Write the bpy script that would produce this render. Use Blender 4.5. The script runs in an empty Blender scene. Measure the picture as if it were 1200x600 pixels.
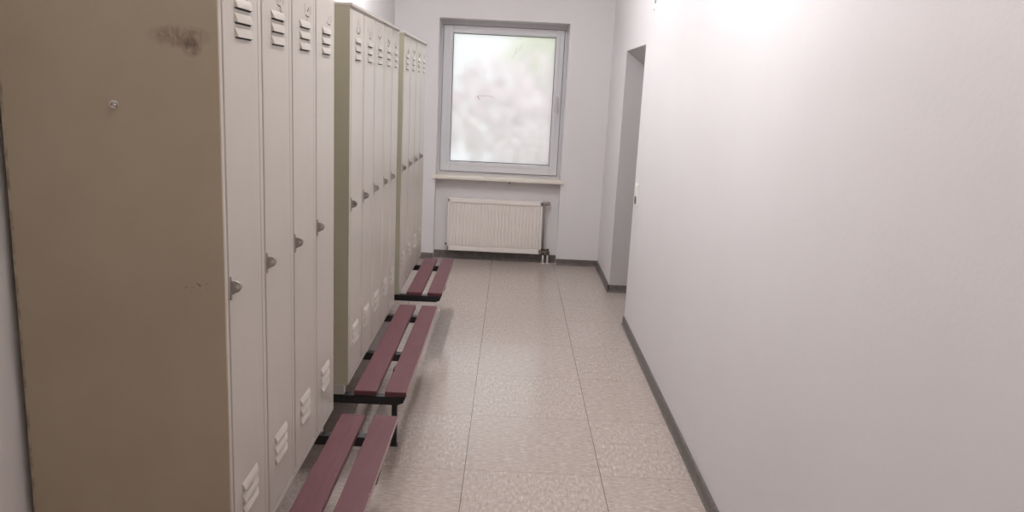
import bpy, bmesh, math, random
from mathutils import Vector, Matrix
random.seed(4)
S = bpy.context.scene
COL = S.collection

# ------------------------------------------------------------------ helpers
class MB:
    """collects shapes in one bmesh; build() links them as one mesh object"""
    def __init__(s): s.bm = bmesh.new()
    def box(s, x0, x1, y0, y1, z0, z1, bev=0.0, mi=0, seg=2):
        vs = [s.bm.verts.new((x, y, z)) for x in (x0, x1) for y in (y0, y1) for z in (z0, z1)]
        q = [(0,1,3,2),(4,6,7,5),(0,4,5,1),(2,3,7,6),(0,2,6,4),(1,5,7,3)]
        fs = [s.bm.faces.new([vs[i] for i in f]) for f in q]
        for f in fs: f.material_index = mi
        if bev > 0:
            es = list({e for f in fs for e in f.edges})
            r = bmesh.ops.bevel(s.bm, geom=es, offset=bev, segments=seg, affect='EDGES', profile=0.5)
            for f in r['faces']: f.material_index = mi
        return s
    def prism(s, pts, axis, a0, a1, mi=0, bev=0.0):
        """extrude a closed 2D outline along an axis ('x': pts are (y,z); 'y': (x,z); 'z': (x,y))"""
        def P(p, a):
            return {'x': (a, p[0], p[1]), 'y': (p[0], a, p[1]), 'z': (p[0], p[1], a)}[axis]
        A = [s.bm.verts.new(P(p, a0)) for p in pts]; B = [s.bm.verts.new(P(p, a1)) for p in pts]
        n = len(pts); fs = [s.bm.faces.new(A), s.bm.faces.new(B[::-1])]
        for i in range(n): fs.append(s.bm.faces.new([A[i], B[i], B[(i+1) % n], A[(i+1) % n]]))
        for f in fs: f.material_index = mi
        if bev > 0:
            bmesh.ops.bevel(s.bm, geom=list({e for f in fs for e in f.edges}), offset=bev, segments=2, affect='EDGES', profile=0.5)
        return s
    def cyl(s, p0, p1, r0, r1=None, n=20, mi=0, cap=True):
        r1 = r0 if r1 is None else r1
        p0 = Vector(p0); p1 = Vector(p1); d = (p1-p0).normalized()
        u = d.orthogonal().normalized(); v = d.cross(u)
        A = []; B = []
        for i in range(n):
            t = 2*math.pi*i/n; w = u*math.cos(t)+v*math.sin(t)
            A.append(s.bm.verts.new(p0+w*r0)); B.append(s.bm.verts.new(p1+w*r1))
        fs = [s.bm.faces.new([A[i], A[(i+1)%n], B[(i+1)%n], B[i]]) for i in range(n)]
        for f in fs: f.smooth = True
        if cap: fs += [s.bm.faces.new(A[::-1]), s.bm.faces.new(B)]
        for f in fs: f.material_index = mi
        return s
    def lathe(s, p0, d, prof, n=24, mi=0):
        """prof: list of (distance along d, radius)"""
        for (a, ra), (b, rb) in zip(prof[:-1], prof[1:]):
            P = Vector(p0); D = Vector(d).normalized()
            s.cyl(P+D*a, P+D*(b+1e-5), max(ra, 1e-4), max(rb, 1e-4), n, mi, cap=False)
        s.cyl(Vector(p0)+Vector(d)*prof[0][0], Vector(p0)+Vector(d)*(prof[0][0]+1e-4), max(prof[0][1],1e-4), n=n, mi=mi)
        s.cyl(Vector(p0)+Vector(d)*(prof[-1][0]-1e-4), Vector(p0)+Vector(d)*prof[-1][0], max(prof[-1][1],1e-4), n=n, mi=mi)
        return s
    def tube(s, pts, r, n=12, mi=0):
        for a, b in zip(pts[:-1], pts[1:]): s.cyl(a, b, r, n=n, mi=mi)
        for p in pts[1:-1]:
            bmesh.ops.create_uvsphere(s.bm, u_segments=n, v_segments=8, radius=r, matrix=Matrix.Translation(p))
        return s
    def mesh(s, name, mats):
        bmesh.ops.recalc_face_normals(s.bm, faces=s.bm.faces[:])
        me = bpy.data.meshes.new(name); s.bm.to_mesh(me); s.bm.free()
        for m in (mats if isinstance(mats, (list, tuple)) else [mats]): me.materials.append(m)
        return me
    def build(s, name, mats, parent=None, loc=(0,0,0), **kw):
        return link(name, s.mesh(name, mats), parent, loc, **kw)

def link(name, me, parent=None, loc=(0,0,0), **kw):
    o = bpy.data.objects.new(name, me); COL.objects.link(o)
    o.location = loc
    if parent: o.parent = parent
    for k, v in kw.items(): o[k] = v
    return o

def thing(name, label, cat, loc=(0,0,0), group=None):
    o = bpy.data.objects.new(name, None); COL.objects.link(o); o.location = loc
    o.empty_display_size = 0.1
    o['label'] = label; o['category'] = cat
    if group: o['group'] = group
    return o

# ------------------------------------------------------------------ materials
def mat(name, col, rough=0.5, metal=0.0, spec=0.5, coat=0.0, coat_r=0.2):
    m = bpy.data.materials.new(name); m.use_nodes = True
    b = m.node_tree.nodes['Principled BSDF']
    b.inputs['Base Color'].default_value = (*col, 1)
    b.inputs['Roughness'].default_value = rough
    b.inputs['Metallic'].default_value = metal
    b.inputs['Specular IOR Level'].default_value = spec
    b.inputs['Coat Weight'].default_value = coat
    b.inputs['Coat Roughness'].default_value = coat_r
    return m
class NT:
    def __init__(s, m): s.t = m.node_tree; s.n = s.t.nodes; s.b = s.n['Principled BSDF']
    def node(s, t, **kw):
        x = s.n.new(t)
        for k, v in kw.items(): setattr(x, k, v)
        return x
    def L(s, a, b): s.t.links.new(a, b)
    def coord(s, scale=(1,1,1), kind='Object', loc=(0,0,0)):
        tc = s.node('ShaderNodeTexCoord'); mp = s.node('ShaderNodeMapping')
        s.L(tc.outputs[kind], mp.inputs['Vector']); mp.inputs['Scale'].default_value = scale; mp.inputs['Location'].default_value = loc
        return mp.outputs['Vector']
    def noise(s, vec, scale, detail=3, rough=0.5):
        x = s.node('ShaderNodeTexNoise'); s.L(vec, x.inputs['Vector'])
        x.inputs['Scale'].default_value = scale; x.inputs['Detail'].default_value = detail; x.inputs['Roughness'].default_value = rough
        return x.outputs['Fac']
    def ramp(s, fac, stops):
        r = s.node('ShaderNodeValToRGB'); s.L(fac, r.inputs['Fac']); e = r.color_ramp.elements
        while len(e) < len(stops): e.new(0.5)
        for i, (p, c) in enumerate(stops):
            e[i].position = p; e[i].color = (*c, 1) if isinstance(c, tuple) else (c, c, c, 1)
        return r.outputs['Color']
    def mix(s, fac, a, b, mode='MIX'):
        x = s.node('ShaderNodeMix', data_type='RGBA', blend_type=mode)
        for inp, v in ((x.inputs[0], fac), (x.inputs[6], a), (x.inputs[7], b)):
            if isinstance(v, (int, float)): inp.default_value = v
            elif isinstance(v, tuple): inp.default_value = (*v, 1)
            else: s.L(v, inp)
        return x.outputs[2]
    def math(s, op, a, b=0.0, c=None):
        x = s.node('ShaderNodeMath', operation=op)
        for i, v in enumerate((a, b) if c is None else (a, b, c)):
            if isinstance(v, (int, float)): x.inputs[i].default_value = v
            else: s.L(v, x.inputs[i])
        return x.outputs[0]
    def bump(s, h, strength=0.1, dist=0.002):
        x = s.node('ShaderNodeBump'); s.L(h, x.inputs['Height']); x.inputs['Strength'].default_value = strength; x.inputs['Distance'].default_value = dist
        s.L(x.outputs['Normal'], s.b.inputs['Normal'])
    def color(s, c): s.L(c, s.b.inputs['Base Color'])

# wall paint: white roller-coated emulsion, faintly pink
def wall_mat(name, c0, c1):
    m = mat(name, c0, 0.62, spec=0.35); N = NT(m); v = N.coord()
    big = N.noise(v, 1.3, 4, 0.6); N.color(N.mix(N.ramp(big, [(0.3, 0.0), (0.7, 1.0)]), c0, c1))
    h = N.noise(v, 55, 4, 0.6); N.bump(h, 0.18, 0.003)
    return m
M_wall = wall_mat('wall_paint', (0.720, 0.695, 0.700), (0.695, 0.668, 0.668))
M_ceiling = mat('ceiling_paint', (0.78, 0.76, 0.75), 0.8)
M_skirt = mat('skirting_vinyl', (0.125, 0.108, 0.098), 0.42)
N = NT(M_skirt); N.color(N.ramp(N.noise(N.coord(), 30, 3), [(0.3, (0.10, 0.087, 0.08)), (0.7, (0.16, 0.14, 0.128))]))

# vinyl floor tiles, 60 cm, streaky marbling laid in alternating directions, thin dark joints
FX, FY = -0.1401, 3.8176
M_floor = mat('vinyl_tile', (0.4, 0.34, 0.3), 0.3, spec=0.5)
N = NT(M_floor)
tc = N.node('ShaderNodeTexCoord'); sp = N.node('ShaderNodeSeparateXYZ'); N.L(tc.outputs['Object'], sp.inputs[0])
ux = N.math('DIVIDE', N.math('SUBTRACT', sp.outputs[0], FX-6.0), 0.6); uy = N.math('DIVIDE', N.math('SUBTRACT', sp.outputs[1], FY-12.0), 0.6)
ix = N.math('FLOOR', ux); iy = N.math('FLOOR', uy)
par = N.math('MODULO', N.math('ADD', ix, iy), 2.0)
vs = N.coord((1.15, 0.42, 1)); vt = N.coord((0.42, 1.15, 1))
na = N.noise(vs, 68, 3, 0.75); nb = N.noise(vt, 68, 3, 0.75)
st = N.node('ShaderNodeMix'); N.L(par, st.inputs[0]); N.L(na, st.inputs[2]); N.L(nb, st.inputs[3])
col = N.ramp(st.outputs[0], [(0.28, (0.300, 0.238, 0.206)), (0.46, (0.398, 0.335, 0.298)), (0.57, (0.438, 0.380, 0.342)), (0.74, (0.610, 0.560, 0.510))])
fa = N.noise(N.coord((1,1,1)), 3.5, 2); col = N.mix(N.ramp(fa, [(0.3, 0.0), (0.75, 0.10)]), col, (0.38, 0.30, 0.26))
wn = N.node('ShaderNodeTexWhiteNoise', noise_dimensions='2D'); cb = N.node('ShaderNodeCombineXYZ'); N.L(ix, cb.inputs[0]); N.L(iy, cb.inputs[1]); N.L(cb.outputs[0], wn.inputs['Vector'])
col = N.mix(N.math('MULTIPLY', wn.outputs['Value'], 0.16), col, (0.33, 0.25, 0.215))
dk = N.noise(N.coord((1,1,1), loc=(5,3,0)), 46, 2); col = N.mix(N.ramp(dk, [(0.72, 0.0), (0.78, 0.75)]), col, (0.13, 0.095, 0.08))
def joint(u, w):
    f = N.math('FRACT', u); d = N.math('MINIMUM', f, N.math('SUBTRACT', 1.0, f)); return N.math('LESS_THAN', d, w)
col = N.mix(N.math('MULTIPLY', joint(ux, 0.0028), 0.85), col, (0.10, 0.08, 0.07))
col = N.mix(N.math('MULTIPLY', joint(uy, 0.0022), 0.6), col, (0.13, 0.10, 0.09))
N.color(col)
rr = N.ramp(N.noise(N.coord(), 2.5, 4, 0.65), [(0.3, 0.17), (0.7, 0.21)]); N.L(rr, N.b.inputs['Roughness'])
pass

# locker enamel: greenish grey, worn
def enamel(name, a, b, rough=0.33):
    m = mat(name, a, rough); N = NT(m); v = N.coord()
    c = N.mix(N.ramp(N.noise(v, 2.2, 4, 0.6), [(0.3, 0.0), (0.7, 1.0)]), a, b)
    c = N.mix(N.ramp(N.noise(N.coord((1, 1, 0.35)), 5, 4, 0.6), [(0.4, 0.0), (0.8, 0.18)]), c, (0.30, 0.255, 0.21))
    N.color(c); N.L(N.ramp(N.noise(v, 4, 3), [(0.3, rough-0.02), (0.7, rough+0.03)]), N.b.inputs['Roughness'])
    N.bump(N.noise(N.coord((1, 1, 0.5)), 4.0, 1), 0.08, 0.003)
    return m
M_enamel = enamel('locker_enamel', (0.440, 0.402, 0.360), (0.465, 0.424, 0.380), 0.31)
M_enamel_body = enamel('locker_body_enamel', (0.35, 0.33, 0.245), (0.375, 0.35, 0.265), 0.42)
# the first cabinet's exposed side: same paint, grubby and browned, with a rub mark and chips
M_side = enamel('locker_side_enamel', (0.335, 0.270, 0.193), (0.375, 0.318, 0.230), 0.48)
N = NT(M_side); base = N.b.inputs['Base Color'].links[0].from_socket
tc = N.node('ShaderNodeTexCoord'); sp = N.node('ShaderNodeSeparateXYZ'); N.L(tc.outputs['Object'], sp.inputs[0])
def blob(cx, cz, rx, rz):
    cx += 0.868; cz -= 0.420
    a = N.math('DIVIDE', N.math('SUBTRACT', sp.outputs[0], cx), rx); b = N.math('DIVIDE', N.math('SUBTRACT', sp.outputs[2], cz), rz)
    d = N.math('SQRT', N.math('ADD', N.math('MULTIPLY', a, a), N.math('MULTIPLY', b, b)))
    return N.math('MAXIMUM', N.math('SUBTRACT', 1.0, d), 0.0)
n1 = N.ramp(N.noise(N.coord((1, 1, 0.6)), 42, 5, 0.75), [(0.36, 0.0), (0.66, 1.0)])
c = N.mix(N.math('MULTIPLY', N.math('MINIMUM', N.math('MULTIPLY', blob(-0.715, 1.722, 0.075, 0.026), 1.9), 0.9), n1), base, (0.125, 0.082, 0.060))
c = N.mix(N.math('MULTIPLY', N.math('MINIMUM', N.math('MULTIPLY', blob(-0.688, 1.700, 0.024, 0.022), 2.0), 1.0), n1), c, (0.09, 0.055, 0.042))
n2 = N.ramp(N.noise(N.coord(), 120, 2, 0.5), [(0.60, 0.0), (0.66, 0.8)])
c = N.mix(N.math('MULTIPLY', N.math('MINIMUM', N.math('MULTIPLY', blob(-0.695, 1.175, 0.035, 0.018), 2.2), 1.0), n2), c, (0.05, 0.03, 0.025))
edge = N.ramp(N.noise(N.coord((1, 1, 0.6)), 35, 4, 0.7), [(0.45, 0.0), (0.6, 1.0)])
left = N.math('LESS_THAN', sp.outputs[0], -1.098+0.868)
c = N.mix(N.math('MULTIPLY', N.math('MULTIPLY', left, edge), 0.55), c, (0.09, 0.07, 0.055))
N.color(c)

M_gap = mat('shade_and_plug_black', (0.012, 0.011, 0.010), 0.7)  # black painted in for shade in gaps and louver slots; also the plug
M_metal = mat('latch_steel', (0.55, 0.52, 0.50), 0.25, 0.9)
M_lock = mat('latch_zinc', (0.36, 0.32, 0.30), 0.32, 0.6)
M_ink = mat('marker_ink', (0.035, 0.03, 0.028), 0.6)
M_black = mat('bench_frame_black', (0.012, 0.010, 0.011), 0.4)
M_foot = mat('spacer_grey', (0.36, 0.34, 0.32), 0.5)
M_slat = mat('slat_oxblood', (0.16, 0.073, 0.079), 0.5, spec=0.22)
N = NT(M_slat); c = N.ramp(N.noise(N.coord((6, 0.5, 6)), 10, 4, 0.6), [(0.25, (0.094, 0.032, 0.037)), (0.75, (0.122, 0.047, 0.052))])
ch = N.ramp(N.noise(N.coord((1, 1, 1), loc=(2,1,0)), 33, 3, 0.6), [(0.745, 0.0), (0.76, 1.0)]); N.color(N.mix(ch, c, (0.45, 0.33, 0.26)))
M_slat_edge = mat('slat_worn_edge', (0.33, 0.235, 0.22), 0.5)
M_pvc = mat('window_pvc', (0.66, 0.65, 0.67), 0.38)
M_gasket = mat('glazing_gasket', (0.03, 0.032, 0.035), 0.6)
M_sill = mat('sill_cream', (0.74, 0.68, 0.60), 0.4)
M_rad = mat('radiator_white', (0.80, 0.745, 0.70), 0.4)
M_pipe = mat('pipe_white', (0.66, 0.60, 0.57), 0.45); M_riser = mat('riser_shade_brown', (0.27, 0.22, 0.20), 0.45)  # white riser pipe browned: its shaded edges are put into the colour
M_brass = mat('valve_metal', (0.16, 0.12, 0.10), 0.35, 0.6)
M_plate = mat('switch_plastic', (0.80, 0.78, 0.75), 0.3)
M_hole = mat('socket_dark', (0.10, 0.085, 0.07), 0.5)
M_reveal_shade = wall_mat('reveal_shade_grey', (0.455, 0.435, 0.435), (0.435, 0.415, 0.415)); M_door = mat('door_lacquer', (0.55, 0.52, 0.50), 0.45)  # greyed wall paint that puts shade on the doorway jambs and soffit
M_wire = mat('wire_grey', (0.25, 0.24, 0.24), 0.5)

def shader_mat(name):
    m = bpy.data.materials.new(name); m.use_nodes = True; t = m.node_tree; t.nodes.clear()
    return m, t, t.nodes.new('ShaderNodeOutputMaterial')
# frosted glass: scattering pane, partly see-through
M_glass, t, out = shader_mat('frosted_glass')
tl = t.nodes.new('ShaderNodeBsdfTranslucent'); tl.inputs[0].default_value = (0.97, 0.97, 0.97, 1)
rf = t.nodes.new('ShaderNodeBsdfRefraction'); rf.inputs['IOR'].default_value = 1.03; rf.inputs['Roughness'].default_value = 0.56
rf.inputs[0].default_value = (0.98, 0.98, 0.98, 1)
mx = t.nodes.new('ShaderNodeMixShader'); mx.inputs[0].default_value = 0.66
gl = t.nodes.new('ShaderNodeBsdfGlossy'); gl.inputs['Roughness'].default_value = 0.3
mx2 = t.nodes.new('ShaderNodeMixShader'); mx2.inputs[0].default_value = 0.04
t.links.new(tl.outputs[0], mx.inputs[1]); t.links.new(rf.outputs[0], mx.inputs[2])
t.links.new(mx.outputs[0], mx2.inputs[1]); t.links.new(gl.outputs[0], mx2.inputs[2]); t.links.new(mx2.outputs[0], out.inputs[0])
def emis(name, col, s):
    m, t, out = shader_mat(name); e = t.nodes.new('ShaderNodeEmission'); e.inputs[0].default_value = (*col, 1); e.inputs[1].default_value = s
    t.links.new(e.outputs[0], out.inputs[0]); return m

# ------------------------------------------------------------------ the setting
XR, XL = 0.8835, -1.128
YB, YN, YG = 7.53, 7.63, 7.77          # window wall face, radiator niche back, window frame plane
YF, ZC = -2.2, 3.0
RX0, RX1 = -0.7165, 0.4805             # window recess
DJ0, DJ1, DZ = 5.599, 6.546, 1.9966    # doorway

MB().box(XL-0.2, 1.4, YF-0.2, 7.95, -0.12, 0).build('floor', M_floor, kind='structure')
MB().box(XL-0.2, 1.4, YF-0.2, 7.95, ZC, ZC+0.12).build('ceiling', M_ceiling, kind='structure')
MB().box(XL-0.2, XL, YF-0.2, 7.95, 0, ZC).build('wall_left', M_wall, kind='structure')
MB().box(XL, XR, YF-0.2, YF, 0, ZC).build('wall_front', M_wall, kind='structure')
w = MB()
w.box(XR, 1.20, YF-0.2, DJ0, 0, ZC)
w.box(XR, 1.20, DJ1, 7.95, 0, ZC)
w.prism([(XR, DZ), (1.040, 1.884), (1.20, 1.884), (1.20, ZC), (XR, ZC)], 'y', DJ0, DJ1)
w.build('wall_right', M_wall, kind='structure')
for bx in ((XL, RX0, YB, 7.90, 0, ZC), (RX1, XR, YB, 7.90, 0, ZC), (RX0, RX1, YB, 7.90, 2.262, ZC), (RX0, RX1, YN, 7.90, 0, 0.80)):
    MB().box(*bx).build('wall_back', M_wall, kind='structure')

# skirting: a strip with a small toe at the floor
def skirt_prof(h=0.062, t=0.011):
    return [(0, 0), (t+0.008, 0), (t+0.008, 0.004), (t+0.002, 0.010), (t, 0.016), (t, h-0.004), (t-0.003, h), (0, h)]
b = MB(); b.prism([(XR-p[0], p[1]) for p in skirt_prof()], 'y', YF, DJ0); b.build('baseboard_right', M_skirt, kind='structure')
b = MB(); b.prism([(XR-p[0], p[1]) for p in skirt_prof()], 'y', DJ1-0.011, YB)
b.prism([(DJ1-p[0], p[1]) for p in skirt_prof(0.066)], 'x', XR-0.011, 1.07); b.build('baseboard_doorway', M_skirt, kind='structure')
b = MB(); b.prism([(YB-p[0], p[1]) for p in skirt_prof(0.06)], 'x', RX1, XR)
b.prism([(YB-p[0], p[1]) for p in skirt_prof(0.06)], 'x', XL, RX0)
b.prism([(YN-p[0], p[1]) for p in skirt_prof(0.075)], 'x', RX0, RX1); b.build('baseboard_back', M_skirt, kind='structure')
b = MB(); b.prism([(XL+p[0], p[1]) for p in skirt_prof()], 'y', YF, YB); b.build('baseboard_left', M_skirt, kind='structure')

# closed door leaf deep in the doorway on the right
d = link('door_1', None, None, (1.09, DJ0, 0), kind='structure')
m = MB(); m.box(0, 0.04, 0.045, 0.902, 0.005, 1.84, 0.003); m.build('door_leaf', M_door, d)
m = MB(); m.box(-0.02, 0.06, 0.001, 0.045, 0, 1.883, 0.002); m.box(-0.02, 0.06, 0.902, 0.946, 0, 1.883, 0.002); m.box(-0.02, 0.06, 0.045, 0.902, 1.84, 1.883, 0.002)
m.build('door_frame', M_door, d)
m = MB(); m.box(XR-1.09+0.0005, -0.02, 0.9415, 0.9465, 0.0, DZ-0.0, 0); m.box(XR-1.09+0.0005, -0.02, 0.0005, 0.0055, 0, 1.883)  # added grey sheets over jambs and soffit, shade painted as colour
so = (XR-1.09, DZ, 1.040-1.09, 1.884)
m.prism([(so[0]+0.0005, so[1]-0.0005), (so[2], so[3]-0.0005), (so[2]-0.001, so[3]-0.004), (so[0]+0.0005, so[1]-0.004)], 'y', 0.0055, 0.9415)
m.build('reveal_shade', M_reveal_shade, d)
m = MB(); m.cyl((0, 0.12, 1.0), (-0.045, 0.12, 1.0), 0.009); m.cyl((-0.045, 0.115, 1.0), (-0.045, 0.23, 1.0), 0.008); m.box(-0.006, 0, 0.10, 0.14, 0.92, 1.06, 0.002)
m.build('door_handle', M_metal, d)

# ------------------------------------------------------------------ window
W = link('window_1', None, None, (0, YG, 0.80), kind='structure')
def ring(m, x0, x1, z0, z1, X0, X1, Z0, Z1, ya, yb, bev=0.0, mi=0):
    m.box(X0, x0, ya, yb, Z0, Z1, bev, mi); m.box(x1, X1, ya, yb, Z0, Z1, bev, mi)
    m.box(x0, x1, ya, yb, Z0, z0, bev, mi); m.box(x0, x1, ya, yb, z1, Z1, bev, mi)
zo = 0.80
m = MB(); ring(m, -0.672, 0.428, 0.865-zo, 2.195-zo, RX0, RX1, 0.815-zo, 2.262-zo, 0.0, 0.07, 0.002)
m.build('window_frame', M_pvc, W)
m = MB(); ring(m, -0.692, 0.447, 0.843-zo, 2.214-zo, -0.6985, 0.4535, 0.8375-zo, 2.2205-zo, -0.0022, 0.004); m.build('sash_seal', M_gasket, W)
m = MB(); ring(m, -0.602, 0.370, 0.938-zo, 2.145-zo, -0.694, 0.449, 0.842-zo, 2.216-zo, -0.022, 0.045, 0.005)
ring(m, -0.612, 0.380, 0.928-zo, 2.155-zo, -0.640, 0.408, 0.900-zo, 2.183-zo, -0.026, -0.018, 0.003)
m.build('sash', M_pvc, W)
m = MB(); ring(m, -0.5985, 0.3665, 0.9415-zo, 2.1415-zo, -0.603, 0.371, 0.937-zo, 2.146-zo, -0.016, 0.03)
m.build('gasket', M_gasket, W)
m = MB(); m.box(-0.601, 0.369, 0.008, 0.012, 0.939-zo, 2.144-zo); m.build('pane', M_glass, W)
m = MB(); m.box(0.392, 0.424, -0.034, -0.022, 1.455-zo, 1.60-zo, 0.004); m.cyl((0.408, -0.03, 1.56-zo), (0.408, -0.065, 1.56-zo), 0.011)
m.prism([(0.397, 1.575-zo), (0.419, 1.575-zo), (0.417, 1.44-zo), (0.408, 1.43-zo), (0.399, 1.44-zo)], 'y', -0.074, -0.06, bev=0.003)
m.build('window_handle', mat('handle_grey', (0.56, 0.55, 0.56), 0.35), W)
# a dead leaf and twig caught on the pane, a long crack line at the top
m = MB(); m.tube([(-0.375, -0.001, 1.553-zo), (-0.352, -0.002, 1.571-zo), (-0.33, -0.002, 1.574-zo), (-0.25, -0.001, 1.577-zo), (-0.20, -0.001, 1.566-zo)], 0.0012, 6)
m.tube([(-0.352, -0.002, 1.571-zo), (-0.345, -0.002, 1.548-zo), (-0.33, -0.002, 1.542-zo)], 0.0025, 6)
m.build('twig', mat('twig_brown', (0.42, 0.25, 0.20), 0.7), W)
m = MB(); m.tube([(-0.045, 0.004, 1.93-zo), (-0.01, 0.004, 1.985-zo), (0.03, 0.004, 2.025-zo), (0.055, 0.004, 2.075-zo)], 0.0012, 6)
m.tube([(-0.01, 0.004, 1.985-zo), (0.0, 0.004, 2.04-zo)], 0.0015, 6)
m.build('scratch', mat('scratch_grey', (0.62, 0.62, 0.60), 0.7), W)
# sill board
m = MB(); m.box(RX0, RX1, YB-YG, 0.0, -0.012, 0.016, 0.002)
m.box(-0.742, 0.508, YB-YG-0.024, YB-YG, -0.014, 0.016, 0.004)
m.build('window_sill', M_sill, W)
m = MB(); m.box(-0.012, 0.0, YB-YG+0.01, YB-YG+0.03, -0.035, -0.012, 0.002); m.cyl((-0.006, YB-YG+0.01, -0.03), (-0.006, YB-YG-0.005, -0.036), 0.004)
m.build('sill_bracket', M_brass, W)

# ------------------------------------------------------------------ radiator
R = thing('radiator', 'white ribbed panel radiator mounted in the niche under the window', 'radiator', (0, 7.53, 0))
x0, x1, z0, z1 = -0.588, 0.325, 0.094, 0.603
m = MB()
m.box(x0, x1, 0.014, 0.022, z0, z1, 0.002)
m.box(x0, x1, 0.0, 0.016, z1-0.038, z1, 0.004); m.box(x0, x1, 0.0, 0.016, z0, z0+0.045, 0.004)
m.box(x0, x0+0.022, 0.0, 0.016, z0, z1, 0.004); m.box(x1-0.022, x1, 0.0, 0.016, z0, z1, 0.004)
n = 26; pitch = (x1-x0-0.044)/n
for i in range(n):
    a = x0+0.022+i*pitch
    m.prism([(a+0.003, 0.015), (a+pitch-0.003, 0.015), (a+pitch-0.007, -0.001), (a+0.007, -0.001)], 'z', z0+0.055, z1-0.05)
m.build('front_panel', M_rad, R)
m = MB(); m.box(x0+0.005, x1-0.005, 0.055, 0.065, z0+0.005, z1-0.005, 0.002)
for i in range(26):
    a = x0+0.03+i*pitch; m.box(a, a+0.022, 0.020, 0.055, z0+0.06, z1-0.06)
m.box(x0+0.01, x1-0.01, 0.018, 0.058, z0+0.012, z0+0.03); m.box(x0+0.01, x1-0.01, 0.018, 0.058, z1-0.03, z1-0.012)
m.build('rear_panel', M_rad, R)
m = MB(); m.box(x0, x1, 0.008, 0.066, z1-0.004, z1+0.001)
m.box(x0-0.0015, x0+0.002, 0.006, 0.066, z0+0.01, z1, 0.001); m.box(x1-0.002, x1+0.0015, 0.006, 0.066, z0+0.01, z1, 0.001)
m.build('cover', M_rad, R)
m = MB(); m.cyl((0.346, 0.035, 0.585), (0.346, 0.035, 0.145), 0.0075); m.build('riser_pipe', M_riser, R)
m = MB()
m.cyl((x1, 0.035, 0.580), (0.346, 0.035, 0.580), 0.012); m.lathe((0.346, 0.035, 0.563), (0, 0, 1), [(0, 0.014), (0.012, 0.016), (0.03, 0.016), (0.04, 0.011)])
m.lathe((0.350, 0.035, 0.588), (1, 0, 0.0), [(0, 0.012), (0.012, 0.020), (0.04, 0.020), (0.048, 0.013)]); m.build('thermostat_valve', mat('valve_head', (0.34, 0.29, 0.27), 0.35, 0.3), R)
m = MB()
for X in (0.352, 0.397):
    m.lathe((X, 0.035, 0.085), (0, 0, 1), [(0, 0.012), (0.012, 0.019), (0.034, 0.019), (0.046, 0.012), (0.062, 0.012)])
m.cyl((x1, 0.035, 0.135), (0.397, 0.035, 0.135), 0.011); m.lathe((0.352, 0.025, 0.11), (0, -1, 0), [(0, 0.014), (0.02, 0.014), (0.026, 0.006)])
m.build('lockshield_valve', M_brass, R)
for X in (0.352, 0.397):
    m = MB(); m.cyl((X, 0.035, 0.0), (X, 0.035, 0.088), 0.0095); m.cyl((X, 0.035, 0.0), (X, 0.035, 0.006), 0.02, 0.015); m.build('supply_pipe', M_pipe, R)
m = MB(); m.cyl((x0-0.018, 0.035, 0.15), (x0, 0.035, 0.15), 0.010); m.build('end_plug', M_gap, R)
for X in (-0.42, 0.16):
    m = MB(); m.box(X, X+0.025, 0.066, 0.099, 0.12, 0.56, 0.002); m.build('wall_bracket', M_rad, R)

# ------------------------------------------------------------------ lockers
XF = -0.631; XBK = -1.105; Z0, Z1 = 0.420, 1.936
NUM = {  # marker strokes per door, (y, z) on the door face
 'a': [[[(1.879,1.840),(1.879,1.814)],[(1.915,1.848),(1.915,1.818)],[(1.897,1.840),(1.905,1.83)]],
  [[(2.144,1.862),(2.146,1.841)],[(2.169,1.862),(2.168,1.843)],[(2.187,1.866),(2.187,1.846)],[(2.21,1.869),(2.212,1.841)],[(2.157,1.838),(2.159,1.834),(2.17,1.832),(2.183,1.832),(2.19,1.829),(2.189,1.82),(2.188,1.817)]],
  [[(2.502,1.861),(2.501,1.84)],[(2.476,1.858),(2.481,1.854),(2.465,1.847),(2.475,1.847)],[(2.436,1.863),(2.436,1.841)],[(2.441,1.834),(2.455,1.831),(2.485,1.83)],[(2.46,1.827),(2.46,1.815)]],
  [[(2.776,1.859),(2.774,1.838)],[(2.74,1.853),(2.74,1.842)],[(2.718,1.835),(2.73,1.829),(2.768,1.829)]]],
 'b': [[[(3.232,1.878),(3.238,1.867)],[(3.211,1.855),(3.203,1.842),(3.224,1.832),(3.259,1.834),(3.276,1.844),(3.268,1.858)]],
  [[(3.444,1.869),(3.444,1.859)],[(3.483,1.857),(3.484,1.841)],[(3.523,1.855),(3.524,1.838)],[(3.484,1.831),(3.515,1.828)]],
  [[(3.706,1.854),(3.741,1.841),(3.787,1.856)],[(3.741,1.841),(3.738,1.826)]]],
 'c': [[[(3.985,1.84),(3.983,1.855),(4.041,1.837),(4.040,1.851)],[(3.986,1.824),(4.017,1.828)]],
  [[(4.219,1.844),(4.221,1.83),(4.266,1.83),(4.279,1.845)],[(4.247,1.861),(4.248,1.852)]]],
 'd': [[[(4.747,1.845),(4.787,1.833),(4.732,1.821)]], [[(4.982,1.852),(5.049,1.834),(5.100,1.853)],[(5.049,1.834),(5.043,1.819)]],
  [[(5.268,1.849),(5.32,1.825),(5.377,1.849)]], [[(5.562,1.848),(5.583,1.824)],[(5.63,1.848),(5.617,1.836)]]],
}
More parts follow.
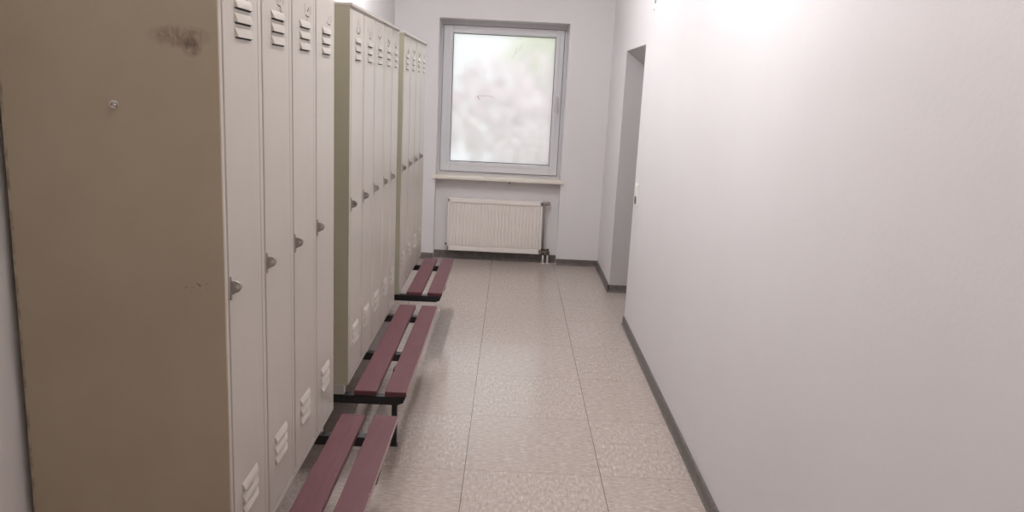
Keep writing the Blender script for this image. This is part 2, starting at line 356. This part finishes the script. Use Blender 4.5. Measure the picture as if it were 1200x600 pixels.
def louver_mesh(L):
    """a pressed hood, open below: back edge on the door at z=+0.020, lip 9 mm proud at z=0; shade of the opening painted as black faces"""
    bm = bmesh.new(); h = L/2; P = []
    prof = [(0.0, 0.021), (0.0028, 0.015), (0.0060, 0.006), (0.0068, 0.0)]
    rows = []
    for (x, z), k in zip(prof, (1.0, 0.97, 0.93, 0.91)):
        rows.append([bm.verts.new((x, y*h*k, z)) for y in (-1, -0.98, 0.98, 1)])
    ends = [[bm.verts.new((0, s*h*k, z)) for (x, z), k in zip(prof, (1.0, 1.0, 1.0, 1.0))] for s in (-1, 1)]
    for a, b in zip(rows[:-1], rows[1:]):
        for i in range(3): bm.faces.new([a[i], a[i+1], b[i+1], b[i]]).smooth = True
    for s, e in zip((0, 3), ends):
        for i in range(3):
            bm.faces.new([rows[i][s], rows[i+1][s], e[i+1], e[i]])
    inner = [bm.verts.new((0.0006, s*h*0.9, z)) for s, z in ((-1, 0.0), (1, 0.0), (1, 0.014), (-1, 0.014))]  # black faces on the door paint the shade inside and below the hood
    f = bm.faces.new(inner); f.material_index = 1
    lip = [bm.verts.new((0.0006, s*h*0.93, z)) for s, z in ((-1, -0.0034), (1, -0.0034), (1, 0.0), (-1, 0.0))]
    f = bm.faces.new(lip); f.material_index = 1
    bmesh.ops.recalc_face_normals(bm, faces=bm.faces[:])
    me = bpy.data.meshes.new('louver'); bm.to_mesh(me); bm.free()
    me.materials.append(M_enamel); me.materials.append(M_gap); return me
def latch_mesh():
    m = MB()
    m.box(-0.003, 0.003, -0.007, 0.004, -0.030, 0.026, 0.0012)                # keeper strip over the door edge
    n = 16; out = [(0.0, 0.015)] + [(0.010+0.0145*math.sin(math.pi*i/n), 0.001+0.0140*math.cos(math.pi*i/n)) for i in range(n+1)] + [(0.006, -0.016), (0.0, -0.020)]
    m.prism(out, 'y', -0.002, 0.004, bev=0.0010)                              # rounded hasp plate standing off the door
    m.lathe((0.0, 0.014, 0.0), (1, 0, 0), [(0, 0.012), (0.004, 0.012), (0.008, 0.009), (0.019, 0.0085), (0.022, 0.004)])
    m.cyl((0.017, -0.0024, 0.002), (0.017, 0.0044, 0.002), 0.0052, mi=1)
    return m.mesh('latch', [M_lock, M_metal])
LATCH = latch_mesh()
def cabinet(label, y0, y1, n, key, xf=XF, side=M_enamel_body, z1=Z1):
    root = thing('locker_cabinet', label, 'locker', ((xf+XBK)/2, y0, Z0), 'grey-green steel locker cabinets along the left wall')
    cx, cy, cz = root.location
    Y = y1-y0; F = xf-cx; B = XBK-cx; H = z1-Z0
    def local(m, name, mats, parent=root, **k): return m.build(name, mats, parent, **k)
    # carcass: two sides, back, bottom, top with overhanging lip, backing, mullions
    m = MB()
    m.box(B, F-0.0015, 0.0, 0.004, 0, H-0.010, 0.0012); m.box(B, F-0.0015, Y-0.004, Y, 0, H-0.010, 0.0012)
    m.box(B, B+0.004, 0.004, Y-0.004, 0.0, H-0.012); m.box(B+0.004, F-0.024, 0.004, Y-0.004, 0.010, 0.014)
    m.build('body', side, root)
    m = MB(); m.box(F-0.024, F-0.020, 0.004, Y-0.004, 0.012, H-0.012);  # black sheet behind the doors, painted-in dark for the gaps
    if key != 'a':                                   # black strips paint shade into the door joints
        for i in range(1, n): m.box(F-0.020, F-0.0025, 0.006+i*(Y-0.012)/n+0.0095, 0.006+i*(Y-0.012)/n+0.0188, 0.024, H-0.02)
    m.build('gap_shade', M_gap, root)
    m = MB(); m.box(B, F+0.007, -0.001, Y+0.001, H-0.013, H, 0.003); m.build('top_cover', M_enamel, root)
    m = MB(); st = 0.022
    pitch = (Y-0.012)/n
    m.box(F-0.022, F-0.001, 0.004, st-0.001, 0, H-0.015, 0.002)
    m.box(F-0.022, F-0.001, Y-0.016, Y-0.004, 0, H-0.015, 0.002)
    for i in range(1, n):
        a = 0.006+i*pitch; hw = 0.013 if key == 'a' else 0.0095; m.box(F-0.022, F-0.001, a-hw, a+hw, 0.012, H-0.015, 0.002)
    m.box(F-0.022, F-0.001, st, Y-0.016, H-0.018, H-0.012, 0.001); m.box(F-0.022, F-0.001, st, Y-0.016, 0, 0.020, 0.002)
    m.build('front_frame', M_enamel, root)
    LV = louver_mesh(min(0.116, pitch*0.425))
    for i in range(n):
        a = 0.006+i*pitch+(0.019 if i else 0.020); b = 0.006+(i+1)*pitch-(0.017 if i < n-1 else 0.013)
        m = MB(); w = b-a
        m.box(-0.016, 0.0, 0, w, 0.024, H-0.0195, 0.0028)
        door = m.build('door', M_enamel, root, (F, a, 0))
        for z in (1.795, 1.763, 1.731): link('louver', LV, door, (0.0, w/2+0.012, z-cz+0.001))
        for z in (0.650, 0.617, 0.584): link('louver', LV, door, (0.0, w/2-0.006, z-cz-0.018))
        link('latch', LATCH, door, (0.0, 0.010, 1.170-cz))
        # marker number: thin ink strokes
        m = MB(); ww = 0.0017+0.0013*max(0, (y0-1.7)/2)
        for s in NUM[key][i]:
            for (ya, za), (yb, zb) in zip(s[:-1], s[1:]):
                A = Vector((0, ya-cy-a, za-cz)); Bq = Vector((0, yb-cy-a, zb-cz)); d = (Bq-A); d.normalize()
                nn = Vector((0, -d.z, d.y))*ww; A = A-d*ww; Bq = Bq+d*ww
                fr = [m.bm.verts.new(p+Vector((0.0007, 0, 0))) for p in (A-nn, Bq-nn, Bq+nn, A+nn)]
                m.bm.faces.new(fr)
        m.build('number', M_ink, door)
    return root
CA = cabinet('four-door grey-green steel locker cabinet nearest the viewer with a brown grubby side', 1.732, 2.836, 4, 'a', side=M_side, z1=2.03)
cabinet('three-door steel locker cabinet just behind the gap after the nearest cabinet', 3.088, 3.884, 3, 'b', xf=-0.628)
cabinet('narrow two-door steel locker cabinet, the narrowest, joined beside the three-door cabinet', 3.886, 4.372, 2, 'c', xf=-0.628)
cabinet('far four-door steel locker cabinet closest to the window wall', 4.580, 5.722, 4, 'd')
# latch scar on the near cabinet's side: a bent screw stub in a little dent
m = MB(); cx, cy, cz = CA.location
m.lathe((-0.861-cx, 0.0, 1.574-cz), (0, -1, 0), [(-0.001, 0.011), (0.0015, 0.009), (0.002, 0.004), (0.010, 0.0035)])
m.cyl((-0.861-cx, -0.009, 1.574-cz), (-0.848-cx, -0.014, 1.572-cz), 0.0035); m.build('screw_stub', M_metal, CA)

# ------------------------------------------------------------------ benches
def bench(label, y0, y1, bars, legs, gussets):
    root = thing('bench', label, 'bench', (-0.74, y0, 0), 'slatted changing benches in front of the lockers')
    X = 0.74
    for (a, b) in ((-0.604, -0.511), (-0.476, -0.386)):
        m = MB(); m.box(a+X, b+X, 0, y1-y0, 0.380, 0.4015, 0.003)
        o = m.build('slat', [M_slat, M_slat_edge], root)
        for f in o.data.polygons:                       # worn light edge along the aisle side
            if f.normal.x > 0.9 and a > -0.5: f.material_index = 1
    for yb in bars:
        m = MB(); yy = yb-y0
        m.prism([(-1.06+X, 0.378), (-0.39+X, 0.378), (-0.40+X, 0.352), (-0.425+X, 0.342), (-1.06+X, 0.342)], 'y', yy-0.02, yy+0.02, bev=0.002)
        m.build('crossbar', M_black, root)
        m = MB(); m.box(-0.70+X, -0.645+X, yy-0.018, yy+0.018, 0.378, 0.420, 0.003); m.build('spacer', M_foot, root)
        m = MB(); m.box(-1.06+X, -1.02+X, yy-0.018, yy+0.018, 0.378, 0.420, 0.003); m.build('spacer', M_foot, root)
        m = MB(); m.box(-1.06+X, -1.03+X, yy-0.015, yy+0.015, 0.0, 0.342, 0.002); m.build('leg', M_black, root)
    m = MB(); m.box(-1.06+X, -1.03+X, bars[0]-y0+0.02, bars[-1]-y0-0.02, 0.345, 0.375, 0.002); m.build('rail', M_black, root)
    m = MB(); m.box(-0.705+X, -0.675+X, bars[0]-y0+0.02, bars[-1]-y0-0.02, 0.345, 0.375, 0.002); m.build('rail', M_black, root)
    for yl in legs:
        m = MB(); m.box(-0.495+X, -0.470+X, yl-y0-0.014, yl-y0+0.014, 0.0, 0.352, 0.002)
        m.box(-0.500+X, -0.465+X, yl-y0-0.018, yl-y0+0.018, 0.0, 0.006, 0.002)
        m.build('leg', M_black, root)
        m = MB(); m.box(-0.490+X, -0.410+X, yl-y0-0.02, yl-y0+0.02, 0.352, 0.379, 0.002); m.build('leg_bracket', M_black, root)
    for yg in gussets:
        m = MB(); m.prism([(-0.43+X, 0.380), (-0.384+X, 0.380), (-0.392+X, 0.350), (-0.43+X, 0.345)], 'y', yg-y0-0.025, yg-y0+0.025, bev=0.002); m.build('edge_bracket', M_black, root)
    return root
bench('oxblood two-slat bench nearest the viewer in front of the first lockers', 1.742, 2.845, [1.87, 2.71], [], [2.42])
bench('middle oxblood two-slat bench with a black frame leg showing', 3.083, 4.423, [3.105, 3.64, 4.28], [3.43], [])
bench('far oxblood two-slat bench ending by the radiator', 4.714, 5.725, [4.734, 5.57], [], [5.0])

# ------------------------------------------------------------------ small wall fittings
SW = thing('light_switch', 'white double switch and socket plate on the right wall by the doorway', 'switch', (XR, 5.462, 0.975))
m = MB(); m.box(-0.009, 0, -0.040, 0.040, -0.078, 0.078, 0.003); m.build('cover_plate', M_plate, SW)
m = MB(); m.prism([(-0.009, 0.006), (-0.009, 0.064), (-0.017, 0.064), (-0.012, 0.006)], 'y', -0.028, 0.028, bev=0.001); m.build('rocker', M_plate, SW)
m = MB(); m.lathe((-0.009, 0, -0.038), (-1, 0, 0), [(0, 0.029), (0.004, 0.028), (0.0045, 0.022), (0.001, 0.021)]); m.build('socket_ring', M_hole, SW)
CW = thing('cable', 'pair of thin grey cable ends hanging on the right wall at the top edge', 'cable', (XR, 5.33, 2.235))
m = MB(); m.tube([(-0.006, 0, 0.0), (-0.006, 0.002, 0.12), (-0.006, 0, 0.30), (-0.006, 0, ZC-2.235)], 0.0035, 8); m.tube([(-0.006, -0.075, 0.012), (-0.006, -0.073, 0.15), (-0.006, -0.03, ZC-2.235)], 0.003, 8); m.build('wire', M_wire, CW)
m = MB(); m.cyl((0, 0.045, -0.035), (-0.004, 0.045, -0.035), 0.006); m.build('wall_plug', M_wire, CW)

# ceiling lights (above the picture)
LWARM = (1.0, 1.003, 1.03)
def lamp(x, y, label, strength, L=1.2, col=LWARM):
    t = thing('ceiling_light', label, 'ceiling light', (x, y, ZC), 'fluorescent ceiling battens')
    m = MB(); m.prism([(-0.09, 0), (0.09, 0), (0.07, -0.035), (-0.07, -0.035)], 'y', -L/2, L/2, bev=0.002); m.build('housing', M_plate, t)
    m = MB(); m.prism([(-0.068, -0.035), (0.068, -0.035), (0.055, -0.075), (0.03, -0.088), (-0.03, -0.088), (-0.055, -0.075)], 'y', -L/2+0.02, L/2-0.02)
    m.build('diffuser', emis('lamp_glow_%d' % int(y*10), col, strength), t)
LA, LB, LC, WD = 67, 55, 27, 1.4
lamp(-0.45, 5.2, 'white fluorescent batten on the ceiling above the middle bench', LA)
lamp(0.0, 2.95, 'white fluorescent batten on the ceiling above the nearest lockers', LB)
lamp(0.22, 0.55, 'white fluorescent batten on the ceiling above the viewer', LC, col=(1.0, 0.93, 0.865))

# ------------------------------------------------------------------ outside the window
G = mat('outside_lawn', (0.20, 0.26, 0.10), 0.9)
MB().box(-6, 6, 8.0, 20, -1.2, -0.9).build('ground', G, kind='structure')
def tree(label, loc, rad, h, col, seed):
    t = thing('tree', label, 'tree', loc, 'trees outside the frosted window')
    m = MB(); m.cyl((0, 0, 0), (0, 0, h), 0.09, 0.05); m.build('trunk', mat('bark', (0.12, 0.09, 0.06), 0.9), t)
    rnd = random.Random(seed); bm = bmesh.new()
    for i in range(700):
        v = Vector((rnd.gauss(0, 1), rnd.gauss(0, 1), rnd.gauss(0, 1))).normalized()*rad*(0.35+0.65*rnd.random()); v.z = v.z*0.75+h
        u = Vector((rnd.uniform(-1,1), rnd.uniform(-1,1), rnd.uniform(-1,1))).normalized(); w_ = u.orthogonal().normalized()
        q_ = rad*0.09; p = [v+u*q_, v+w_*q_*0.5, v-u*q_, v-w_*q_*0.5]
        bm.faces.new([bm.verts.new(q) for q in p])
    me = bpy.data.meshes.new('foliage'); bm.to_mesh(me); bm.free(); me.materials.append(mat('leaf', col, 0.8)); link('foliage', me, t)
tree('pale yellow-green tree crown blurred behind the upper right of the frosted pane', (0.62, 15.0, -0.9), 0.95, 3.20, (0.66, 0.68, 0.42), 3)
tree('pinkish blossoming tree blurred behind the middle of the frosted pane', (0.05, 13.2, -0.9), 1.42, 2.15, (0.76, 0.60, 0.645), 5)
tree('grey-pink shrub blurred behind the lower right of the frosted pane', (0.38, 10.4, -0.9), 0.62, 1.75, (0.74, 0.61, 0.64), 8)

wd = bpy.data.worlds.new('world'); S.world = wd; wd.use_nodes = True
bg = wd.node_tree.nodes['Background']; bg.inputs[0].default_value = (0.93, 0.96, 1.0, 1); bg.inputs[1].default_value = WD
sun = bpy.data.lights.new('sun', 'SUN'); sun.energy = 1.2*WD; sun.angle = 0.3; so = bpy.data.objects.new('sun', sun); COL.objects.link(so)
so.rotation_euler = (math.radians(35), math.radians(20), 0)

# ------------------------------------------------------------------ camera
cam = bpy.data.cameras.new('camera'); co = bpy.data.objects.new('camera', cam); COL.objects.link(co)
Fv = Vector((0.006740812707984793, 0.978669679202222, -0.20532954111441382)); Rv = Vector((0.9988187210479957, 0.003291775365819893, 0.04848016809982242)); Uv = Vector((-0.04812196928723853, 0.20541378538248317, 0.977491408067998))
mw = Matrix((Rv, Uv, -Fv)).transposed().to_4x4(); mw.translation = (0, 0, 1.64593)
co.matrix_world = mw
cam.sensor_width = 36; cam.lens = 927.75/1200*36; cam.clip_start = 0.02
S.camera = co
S.view_settings.view_transform = 'Standard'; S.view_settings.look = 'None'; S.view_settings.gamma = 1; S.view_settings.use_curve_mapping = False
S.view_settings.exposure = 0.0
S.cycles.max_bounces = 12; S.cycles.diffuse_bounces = 8
